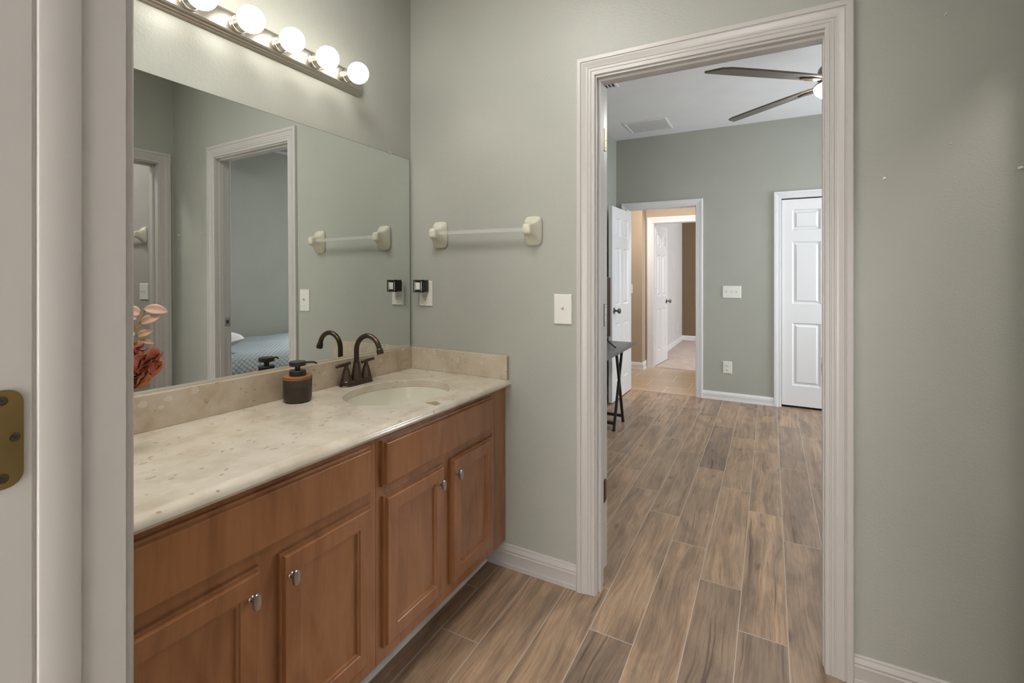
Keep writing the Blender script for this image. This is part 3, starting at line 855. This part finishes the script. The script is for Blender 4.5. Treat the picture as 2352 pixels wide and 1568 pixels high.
for nm, p0, p1, wd, mt in (('leaf', (-1.33, .594, 1.168), (-1.315, .641, 1.1575), .026, 'leaf_pink'), ('leaf', (-1.33, .586, 1.133), (-1.312, .624, 1.1500), .022, 'leaf_pink'),
                           ('leaf', (-1.33, .588, 1.157), (-1.34, .552, 1.170), .026, 'leaf_pink'), ('leaf', (-1.33, .580, 1.150), (-1.325, .556, 1.152), .018, 'leaf_pink'),
                           ('leaf', (-1.33, .580, 1.103), (-1.318, .6095, 1.1155), .017, 'leaf_peach'), ('leaf', (-1.33, .582, 1.094), (-1.318, .612, 1.0825), .013, 'leaf_peach'),
                           ('leaf', (-1.33, .575, 1.115), (-1.33, .548, 1.100), .02, 'leaf_peach')):
    b = MB(); leaf(b, p0, p1, wd, UP); thick(b.build(nm, M[mt], fl, angle=80))
rnd = random.Random(11)
def blossom(c, r, n, mat, sq=1.0):
    b = MB(); c = Vector(c)
    ax = Vector((.55, .45, -.7)).normalized()
    for i in range(n):
        ring = i / n
        th = (.15 + 1.45 * ring ** .8)
        ph = i * 2.399
        t1 = ax.orthogonal().normalized(); t2 = ax.cross(t1)
        dirv = ax * math.cos(th) + (t1 * math.cos(ph) + t2 * math.sin(ph)) * math.sin(th)
        p0 = c + dirv * r * .18; p1 = c + dirv * r * (.85 + .3 * rnd.random())
        p1.z = c.z + (p1.z - c.z) * sq
        leaf(b, p0, p1, r * (.62 + .35 * rnd.random()), ax * .8 + Vector((rnd.uniform(-.4, .4), rnd.uniform(-.4, .4), rnd.uniform(-.4, .4))), .20 + .22 * rnd.random(), 9, 6, True)
    return thick(b.build('blossom', M[mat], fl, angle=80))
blossom((-1.325, .5775, 1.048), .047, 30, 'petal', 1.15)
blossom((-1.330, .565, 1.020), .042, 18, 'petal2', 1.0)
blossom((-1.345, .545, 1.085), .040, 16, 'petal2', 1.0)
blossom((-1.325, .566, 1.078), .030, 12, 'petal', 1.0)

# ------------------------------------------------------------------ bedroom shell
BL, BR = -1.475, 2.05
b = MB(); b.box(BL - .14, BL, DB, FAR + .1, 0, CEIL); struct(b.build('wall_bedroom_left', M['bed_paint'], smooth=False))
b = MB(); b.box(-1.475, DX0 - .08, DB + .0003, DB + .004, 0, CEIL); b.box(DX1 + .08, 2.05, DB + .0003, DB + .004, 0, CEIL); b.box(DX0 - .08, DX1 + .08, DB + .0003, DB + .004, DZ + .08, CEIL)
struct(b.build('wall_bedroom_front', M['bed_paint'], smooth=False))
# right wall with a window opening
WY0, WY1, WZ0, WZ1 = 4.02, 4.98, .75, 2.1
b = MB()
b.box(BR, BR + .12, DB, WY0, 0, CEIL); b.box(BR, BR + .12, WY1, FAR + .1, 0, CEIL); b.box(BR, BR + .12, WY0, WY1, 0, WZ0); b.box(BR, BR + .12, WY0, WY1, WZ1, CEIL)
struct(b.build('wall_bedroom_right', M['bed_paint'], smooth=False))
b = MB()
for a0, a1, c0_, c1_ in ((WY0, WY1, WZ0, WZ0 + .04), (WY0, WY1, WZ1 - .04, WZ1), (WY0, WY0 + .04, WZ0, WZ1), (WY1 - .04, WY1, WZ0, WZ1), (WY0, WY1, 1.405, 1.445)):
    b.box(BR + .04, BR + .09, a0, a1, c0_, c1_)
struct(b.build('window_1', M['trim_cool'], smooth=False))
# far wall with hall doorway and closet opening
HX0, HX1, HZ = -1.350, -.660, 1.925
CX0, CX1, CZ = .090, .880, 1.940
b = MB()
b.box(BL, HX0 - .012, FAR, FAR + .1, 0, CEIL); b.box(HX1 + .012, CX0 - .012, FAR, FAR + .1, 0, CEIL); b.box(CX1 + .012, BR, FAR, FAR + .1, 0, CEIL)
b.box(HX0 - .012, HX1 + .012, FAR, FAR + .1, HZ + .012, CEIL); b.box(CX0 - .012, CX1 + .012, FAR, FAR + .1, CZ + .012, CEIL)
struct(b.build('wall_bedroom_back', M['bed_paint'], smooth=False))
fnF = lambda x, z, v: (x, FAR - v, z)
b = MB(); b.box(HX0 - .012, HX0, FAR - .001, FAR + .101, 0, HZ); b.box(HX1, HX1 + .012, FAR - .001, FAR + .101, 0, HZ); b.box(HX0 - .012, HX1 + .012, FAR - .001, FAR + .101, HZ, HZ + .012)
b.box(HX1 - .008, HX1, FAR + .04, FAR + .07, 0, HZ); b.box(HX0, HX1, FAR + .04, FAR + .07, HZ - .008, HZ)
hj = struct(b.build('trim_9', M['trim_cool'], smooth=False), 'white jamb of the bedroom to hall doorway', 'door jamb')
b = MB(); b.box(HX1 - .0015, HX1, FAR + .005, FAR + .03, .855, .915); b.build('strike_plate', M['pewter'], hj)
struct(casing('trim_10', HX0 - .004, HX1 + .004, HZ + .004, fnF, .062, 'trim_cool'), 'white casing of the hall doorway in the bedroom', 'door casing')
b = MB(); b.box(CX0 - .012, CX0, FAR - .001, FAR + .101, 0, CZ); b.box(CX1, CX1 + .012, FAR - .001, FAR + .101, 0, CZ); b.box(CX0 - .012, CX1 + .012, FAR - .001, FAR + .101, CZ, CZ + .012)
struct(b.build('trim_11', M['trim_cool'], smooth=False), 'white jamb of the closet opening', 'door jamb')
struct(casing('trim_12', CX0 - .002, CX1 + .002, CZ + .004, fnF, .060, 'trim_cool'), 'white casing of the bedroom closet', 'door casing')
b = MB(); b.box(CX0 - .1, CX1 + .1, FAR + .55, FAR + .6, 0, CEIL); b.box(CX0 - .15, CX0 - .1, FAR + .1, FAR + .6, 0, CEIL); b.box(CX1 + .1, CX1 + .15, FAR + .1, FAR + .6, 0, CEIL); b.box(CX0 - .1, CX1 + .1, FAR + .1, FAR + .6, -.05, 0)
struct(b.build('wall_closet_inside', M['brown_paint'], smooth=False))
baseboard('baseboard_bedroom_back', lambda u, z, a: (a, FAR - u, z), HX1 + .066, CX0 - .062, .080, 'trim_cool')
baseboard('baseboard_bedroom_left', lambda u, z, a: (BL + u, a, z), DB + .1, FAR, .080, 'trim_cool')
baseboard('baseboard_bedroom_right', lambda u, z, a: (BR - u, a, z), DB + .02, FAR, .080, 'trim_cool')

# panel doors : local x 0..w along the leaf, thickness in y, z up
def panel_door(b, w_, h_, cols, th=.035, z0=.012, stile=.085, mull=.085, rows=((.193, .774), (.95, 1.526), (1.634, 1.823)), ref=1.935):
    k = (h_) / ref
    pw = (w_ - 2 * stile - (cols - 1) * mull) / cols
    xs = [0]; px_ = []
    for c_ in range(cols):
        a = stile + c_ * (pw + mull); px_.append((a, a + pw))
    zr = [(z0 + a * k - .006, z0 + c * k - .006) for a, c in rows]
    xc = sorted({0, w_, *[v for p in px_ for v in p]}); zc_ = sorted({z0, h_, *[v for p in zr for v in p]})
    for side in (0, 1):
        fn = (lambda x, z, d: (x, -d, z)) if side == 0 else (lambda x, z, d: (x, th + d, z))
        for i in range(len(xc) - 1):
            for j_ in range(len(zc_) - 1):
                x0, x1, a0, a1 = xc[i], xc[i + 1], zc_[j_], zc_[j_ + 1]
                if (x0, x1) in px_ and (a0, a1) in zr:
                    b.nested(x0, x1, a0, a1, [(0, 0), (.010, -.009), (.020, -.009), (.036, -.0015)], fn)
                else:
                    b.f([b.v(fn(x0, a0, 0)), b.v(fn(x1, a0, 0)), b.v(fn(x1, a1, 0)), b.v(fn(x0, a1, 0))])
    for (x0, x1) in ((0, 0), (w_, w_)):
        b.f([b.v((x0, 0, z0)), b.v((x0, th, z0)), b.v((x0, th, h_)), b.v((x0, 0, h_))])
    for z in (z0, h_):
        b.f([b.v((0, 0, z)), b.v((w_, 0, z)), b.v((w_, th, z)), b.v((0, th, z))])
def door_leaf(name, label, w_, h_, cols, loc, rz, knob_x=None, knob_z=.87, hinges=None, mat='trim_cool', **kw):
    b = MB(); panel_door(b, w_, h_, cols, **kw)
    o = b.build(name, M[mat], angle=20)
    o.location = loc; o.rotation_euler = (0, 0, rz)
    struct(o, label, 'door')
    if knob_x is not None:
        for side in (0, 1):
            b = MB(); ax = '-Y' if side == 0 else 'Y'
            c = (knob_x, 0 if side == 0 else .035, knob_z)
            b.lathe([(.030, 0), (.030, .004), (.024, .008), (.011, .012), (.009, .030), (.013, .034), (.022, .040), (.0265, .048), (.0265, .056), (.022, .063), (.010, .067)], c, 24, ax)
            kb = b.build('knob', M['pewter']); kb.parent = o
    for (hz, side, mt) in (hinges or []):
        b = MB(); yk = -.006 if side == 0 else .041
        b.tube([(-.004, yk, hz - .045), (-.004, yk, hz + .045)], .0065, 10)
        b.box(-.002, 0, .004, .031, hz - .044, hz + .044)
        hb = b.build('hinge', M[mt]); hb.parent = o
    return o
# door 1: bathroom door, folded back against the bedroom side of the wall (only its hinge edge shows)
o = door_leaf('door_1', 'white door folded back beyond the bathroom doorway, hinge edge showing', .715, 1.985, 2, (-.5965, 1.9365 + .0, 0), PI * .985, None, mat='trim')
o.rotation_euler = (0, 0, PI * .972); o.location = (-.5985, 1.941, .03)
for hz, mt in ((1.798, 'brass_light'), (1.080, 'steel'), (.359, 'brass_dark')):
    b = MB(); b.tube([(-.603, 1.8935, hz - .047), (-.603, 1.8935, hz - .044), (-.603, 1.8935, hz + .044), (-.603, 1.8935, hz + .047)], [.004, .0062, .0062, .004], 12)
    b.prism(rrect(1.900, 1.934, hz - .045, hz + .045, .012), lambda p, q, a: (a, p, q), -.6005, -.5972)
    hb = b.build('hinge', M['brass_dark'] if mt != 'brass_light' else M['brass'])
    mw = Matrix.LocRotScale(o.location, o.rotation_euler, None).inverted()
    hb.parent = o; hb.matrix_local = mw
    b = MB(); b.prism(rrect(1.903, 1.932, hz - .043, hz + .043, .011), lambda p, q, a: (a, p, q), -.5973, -.5966)
    hl_ = b.build('hinge_leaf', M[mt]); hl_.parent = hb
    b = MB()
    for dy, dz in ((1.913, .032), (1.921, 0), (1.913, -.032)): b.lathe([(.0032, 0), (.003, .0006)], (-.5968, dy, hz + dz), 10, 'X')
    sc = b.build('screws', M['brass_dark']); sc.parent = hb
# door 2: bedroom to hall door, opened towards the bathroom
o = door_leaf('door_2', 'white six-panel bedroom door standing open beside the black table', .655, 1.885, 2, (-1.343, FAR - .015, 0), -PI / 2 - .02, .60, .885, [(1.68, 0, 'pewter'), (.98, 0, 'pewter'), (.25, 0, 'pewter')], stile=.105, mull=.10)
# closet bifold
for i, (xx, rz) in enumerate(((CX0 + .004, 0.0), (CX0 + .398, 0.0))):
    o = door_leaf('door_%d' % (3 + i), 'white three-panel bifold closet leaf on the bedroom far wall' + (', hinge side' if i == 0 else ', outer side'), .390, 1.928, 1, (xx, FAR + .012, 0), rz, None, stile=.083, z0=.022)
# door 5: far room door, seen past the hall
o = door_leaf('door_5', 'white six-panel door standing open into the carpeted far room', .58, 1.880, 2, (-1.345, 6.515, 0), PI / 2 - .085, .515, .845, [(1.69, 1, 'pewter'), (1.0, 1, 'pewter'), (.317, 1, 'pewter')], stile=.09, mull=.085)

# ------------------------------------------------------------------ hall and far room
b = MB(); b.box(-2.6, .6, FAR + .02, 6.455, -.12, 0); struct(b.build('floor_hall', M['hall_tile'], smooth=False))
b = MB(); b.box(-2.6, 1.6, 6.455, 9.5, -.12, .004); struct(b.build('floor_far_room', M['carpet'], smooth=False))
b = MB(); b.box(-2.6, .6, FAR + .1, 6.42, 2.42, 2.5); struct(b.build('ceiling_hall', M['ceiling'], smooth=False))
b = MB(); b.box(-1.6, 1.6, 6.42, 9.5, 2.5, 2.6); struct(b.build('ceiling_far_room', M['ceiling'], smooth=False))
TX0, TX1, TZ = -1.350, -.64, 1.892
b = MB()
b.box(-2.6, -1.448, 6.2, 6.52, 0, 2.5); b.box(-1.448, TX0 - .012, 6.42, 6.52, 0, 2.5); b.box(TX1 + .012, .6, 6.42, 6.52, 0, 2.5); b.box(TX0 - .012, TX1 + .012, 6.42, 6.52, TZ + .012, 2.5)
b.box(-2.7, -2.6, FAR, 6.5, 0, 2.5); b.box(.6, .7, FAR + .1, 6.5, 0, 2.5)
struct(b.build('wall_hall', M['tan_paint'], smooth=False))
b = MB(); b.box(-2.6, HX0 - .012, FAR + .1, FAR + .105, 0, 2.5); b.box(HX1 + .012, CX0 - .16, FAR + .1, FAR + .105, 0, 2.5); struct(b.build('wall_hall_front', M['tan_paint'], smooth=False))
b = MB(); b.box(TX0 - .012, TX0, 6.419, 6.521, 0, TZ); b.box(TX1, TX1 + .012, 6.419, 6.521, 0, TZ); b.box(TX0 - .012, TX1 + .012, 6.419, 6.521, TZ, TZ + .012)
struct(b.build('trim_13', M['trim_cool'], smooth=False), 'white jamb of the far room doorway', 'door jamb')
struct(casing('trim_14', TX0 - .008, TX1 + .008, TZ + .006, lambda x, z, v: (x, 6.42 - v, z), .075, 'trim_cool'), 'white casing of the far room doorway', 'door casing')
baseboard('baseboard_hall', lambda u, z, a: (a, 6.2 - u, z), -2.6, -1.448 + .012, .095, 'trim_cool')
baseboard('baseboard_hall_return', lambda u, z, a: (-1.448 + u, a, z), 6.19, 6.42, .095, 'trim_cool')
b = MB(); b.box(-1.54, -1.44, 6.52, 9.4, 0, 2.5); struct(b.build('wall_far_room_left', M['grey_paint'], smooth=False))
b = MB(); b.box(-1.5, 1.6, 9.30, 9.4, 0, 2.5); struct(b.build('wall_far_room_back', M['brown_paint'], smooth=False))
b = MB(); b.box(1.5, 1.6, 6.52, 9.4, 0, .6); b.box(1.5, 1.6, 6.52, 9.4, 2.3, 2.5); b.box(1.5, 1.6, 6.52, 7.2, .6, 2.3); b.box(1.5, 1.6, 8.8, 9.4, .6, 2.3); struct(b.build('wall_far_room_right', M['grey_paint'], smooth=False))
baseboard('baseboard_far_room_left', lambda u, z, a: (-1.44 + u, a, z), 6.53, 9.3, .085, 'trim_cool')
baseboard('baseboard_far_room_back', lambda u, z, a: (a, 9.3 - u, z), -1.44, 1.5, .085, 'trim_cool')

# ------------------------------------------------------------------ bedroom furniture
# folding table
tt = thing('folding_table', 'grey folding table with black crossed legs against the bedroom left wall', 'table', (-1.26, 3.86, 0))
b = MB(); b.box(-1.468, -1.058, 3.425, 4.305, .603, .626, .003); b.build('tabletop', M['table_top'], tt)
b = MB(); b.box(-1.40, -1.085, 3.77, 3.97, .585, .603); b.build('mount', M['black_metal'], tt)
for xx in (-1.430, -1.090):
    for (ya_, yb2) in ((3.945, 3.715), (3.795, 3.985)):
        b = MB(); r = .0095
        b.loops([[(xx - r, ya_ - r, .590), (xx + r, ya_ - r, .590), (xx + r, ya_ + r, .590), (xx - r, ya_ + r, .590)], [(xx - r, yb2 - r, .004), (xx + r, yb2 - r, .004), (xx + r, yb2 + r, .004), (xx - r, yb2 + r, .004)]], True, True, True)
        lg = b.build('leg', M['black_metal'], tt, smooth=False)
        b = MB(); b.box(xx - .0115, xx + .0115, yb2 - .0115, yb2 + .0115, 0, .012, .002); b.build('foot_cap', M['black'], lg)
        xx_ = xx + (.0195 if xx < -1.2 else -.0195) * 0
b = MB(); b.box(-1.430, -1.090, 3.722, 3.740, .045, .068); b.build('crossbar', M['black_metal'], tt, smooth=False)
b = MB(); b.box(-1.430, -1.090, 3.955, 3.973, .045, .068); b.build('crossbar', M['black_metal'], tt, smooth=False)
# television
tv = thing('television', 'thin flat television on the folding table seen edge on', 'television', (-1.21, 3.60, .628))
b = MB(); b.box(-1.232, -1.206, 3.17, 4.015, .700, 1.212, .004); b.build('housing', M['tv_back'], tv)
b = MB(); b.box(-1.2062, -1.2045, 3.18, 4.005, .712, 1.203); b.build('screen', M['tv_screen'], tv, smooth=False)
for yy in (3.30, 3.90):
    b = MB()
    b.tube([(-1.22, yy, .706), (-1.18, yy, .668), (-1.135, yy, .634), (-1.125, yy, .6325)], .006, 8)
    b.tube([(-1.22, yy, .706), (-1.26, yy, .668), (-1.305, yy, .634), (-1.315, yy, .6325)], .006, 8)
    b.build('stand_leg', M['black_metal'], tv)

# bed
bd = thing('bed', 'bed with grey quilted cover reflected in the mirror', 'bed', (1.40, 2.95, 0))
b = MB(); b.box(.80, 2.03, 1.96, 3.96, .17, .36); b.build('box_spring', M['tv_back'], bd)
for lx, ly in ((.86, 2.02), (1.97, 2.02), (.86, 3.9), (1.97, 3.9)):
    b = MB(); b.lathe([(.022, 0), (.028, .17)], (lx, ly, 0), 12); b.build('leg', M['black'], bd)
b = MB()
NX, NY = 22, 36
g = []
rq = random.Random(4)
def qz(u, v):
    e = min(u, 1 - u) * 1.27; f = min(v, 1 - v) * 2.0
    return .605 + .012 * math.sin(u * 9 + v * 4) * math.sin(v * 11) - .05 * math.exp(-e * 26) - .04 * math.exp(-f * 26)
for i in range(NX + 1):
    g.append([b.v((.775 + 1.265 * i / NX, 1.945 + 2.03 * j_ / NY, qz(i / NX, j_ / NY))) for j_ in range(NY + 1)])
for i in range(NX):
    for j_ in range(NY): b.f((g[i][j_], g[i + 1][j_], g[i + 1][j_ + 1], g[i][j_ + 1]))
# skirt folds
per = [g[i][0] for i in range(NX + 1)] + [g[NX][j_] for j_ in range(1, NY + 1)] + [g[i][NY] for i in range(NX - 1, -1, -1)] + [g[0][j_] for j_ in range(NY - 1, 0, -1)]
prev = per
for lv, z in enumerate((.45, .30, .16)):
    cur = []
    for q_, p in enumerate(per):
        c = Vector((1.4075, 2.96, 0)); d = Vector((p.co.x - c.x, p.co.y - c.y, 0))
        k = (lv + 1) * .006 * (1 + .9 * math.sin(q_ * 1.3))
        nx_ = p.co.x + (k if d.x > .60 else -k if d.x < -.60 else 0); ny_ = p.co.y + (k if d.y > .98 else -k if d.y < -.98 else 0)
        cur.append(b.v((min(nx_, 2.034), ny_, z)))
    for q_ in range(len(per)):
        r_ = (q_ + 1) % len(per); b.f((prev[q_], prev[r_], cur[r_], cur[q_]))
    prev = cur
o = b.build('quilt', M['quilt'], bd, angle=70)
def pillow(label, c, sx_, sy_, sz_, tilt, mat):
    b = MB(); n = 18; top = []; 
    for s_ in (1, -1):
        g = []
        for i in range(n + 1):
            row = []
            for j_ in range(n + 1):
                u, v = i / n * 2 - 1, j_ / n * 2 - 1
                t_ = max(0, (1 - abs(u) ** 2.6)) ** .5 * max(0, (1 - abs(v) ** 2.6)) ** .5
                k = 1 - .06 * (u * u * v * v)
                row.append(b.v((u * sx_ * k, v * sy_ * k, s_ * sz_ * t_ + .01 * math.sin(5 * u) * t_)))
            g.append(row)
        for i in range(n):
            for j_ in range(n): b.f((g[i][j_], g[i + 1][j_], g[i + 1][j_ + 1], g[i][j_ + 1]))
    o = b.build('pillow', M[mat], angle=80); o.location = c; o.rotation_euler = (tilt, 0, 0)
    return tag(o, label, 'pillow')
pillow('white pillow at the head of the grey bed, reflected in the mirror', (1.15, 2.225, .712), .33, .20, .082, .11, 'pillow')

# ceiling fan
fxx, fyy, fzz = .347, 3.175, 2.30
fan = thing('ceiling_fan', 'ceiling fan with dark wooden blades and a lit bowl in the bedroom', 'ceiling fan', (fxx, fyy, CEIL))
c0 = (fxx, fyy, 0)
b = MB(); b.lathe([(.065, CEIL), (.065, CEIL - .02), (.035, CEIL - .055), (.02, CEIL - .06)], c0, 28); b.build('canopy', M['pewter'], fan)
b = MB(); b.tube([(fxx, fyy, CEIL - .05), (fxx, fyy, 2.42)], .012, 12); b.build('downrod', M['pewter'], fan)
b = MB(); b.lathe([(.03, 2.435), (.075, 2.425), (.112, 2.385), (.120, 2.35), (.112, 2.315), (.088, 2.306), (.095, 2.303), (.128, 2.297), (.136, 2.290), (.132, 2.284)], c0, 36); b.build('motor_housing', M['pewter'], fan)
b = MB(); b.lathe([(.132, 2.288), (.134, 2.276), (.126, 2.256), (.104, 2.237), (.064, 2.225), (.01, 2.221)], c0, 36); b.build('light_bowl', M['fan_bowl'], fan)
blade = iron = None
for ai, ang in enumerate((217.8, 140.6, 69.8, -1.2, -70.7)):
    if blade is None:
        b = MB()
        prof_ = [(.13, .040), (.20, .052), (.34, .060), (.55, .064), (.70, .060), (.745, .040), (.79, -.052), (.775, -.060), (.55, -.060), (.34, -.056), (.20, -.050), (.13, -.040)]
        b.prism(prof_, lambda p, q, a: (p, q, a), -.005, .005)
        blade = b.build('blade', M['blade'], smooth=False); bl = blade
        b = MB(); b.prism([(.09, .016), (.20, .030), (.255, .010), (.255, -.010), (.20, -.030), (.09, -.016)], lambda p, q, a: (p, q, a), -.013, -.005); iron = b.build('blade_iron', M['bronze']); ir = iron
        ir.parent = bl
    else:
        bl = blade.copy(); ir = iron.copy(); COL.objects.link(bl); COL.objects.link(ir); ir.parent = bl
    bl.parent = fan; bl.location = (0, 0, fzz + .012 - CEIL); bl.rotation_euler = (math.radians(-9), 0, math.radians(ang))

# ceiling grilles
def grille(label, x0, x1, y0, y1, slats, mat_slot, cat='vent'):
    t = thing('ceiling_vent', label, cat, ((x0 + x1) / 2, (y0 + y1) / 2, CEIL), 'bedroom ceiling vents')
    z = CEIL - .0004
    b = MB(); fn = lambda x, y, d: (x, y, z - d)
    b.nested(x0, x1, y0, y1, [(0, 0), (.002, .006), (.018, .008), (.022, .003)], fn, False); b.build('frame', M['ceiling'], t, angle=25)
    b = MB(); b.box(x0 + .02, x1 - .02, y0 + .02, y1 - .02, z - .0025, z - .001); b.build('backing', M[mat_slot], t, smooth=False)
    n = slats
    for i in range(n):
        b = MB()
        if mat_slot == 'slot':
            p_ = (x1 - x0 - .04) / n; xx = x0 + .02 + p_ * i
            b.box(xx - .0035, xx + .0035, y0 + .018, y1 - .018, z - .007, z - .003)
        else:
            xx = x0 + .022 + (x1 - x0 - .044) * (i + .5) / n; hw = (x1 - x0 - .044) / n * .54
            b.loops([[(xx - hw, y0 + .02, z - .003), (xx + hw, y0 + .02, z - .0068), (xx + hw, y1 - .02, z - .0068), (xx - hw, y1 - .02, z - .003)], [(xx - hw, y0 + .02, z - .0042), (xx + hw, y0 + .02, z - .008), (xx + hw, y1 - .02, z - .008), (xx - hw, y1 - .02, z - .0042)]], True, True, True)
        b.build('slat', M['ceiling'], t, smooth=False)
    return t
grille('wide flat white return grille on the bedroom ceiling near the far wall', -1.250, -.845, 4.545, 4.920, 24, 'ceiling')
grille('small white ceiling register with dark slots just inside the bedroom doorway', -1.290, -1.022, 3.512, 3.622, 9, 'slot')
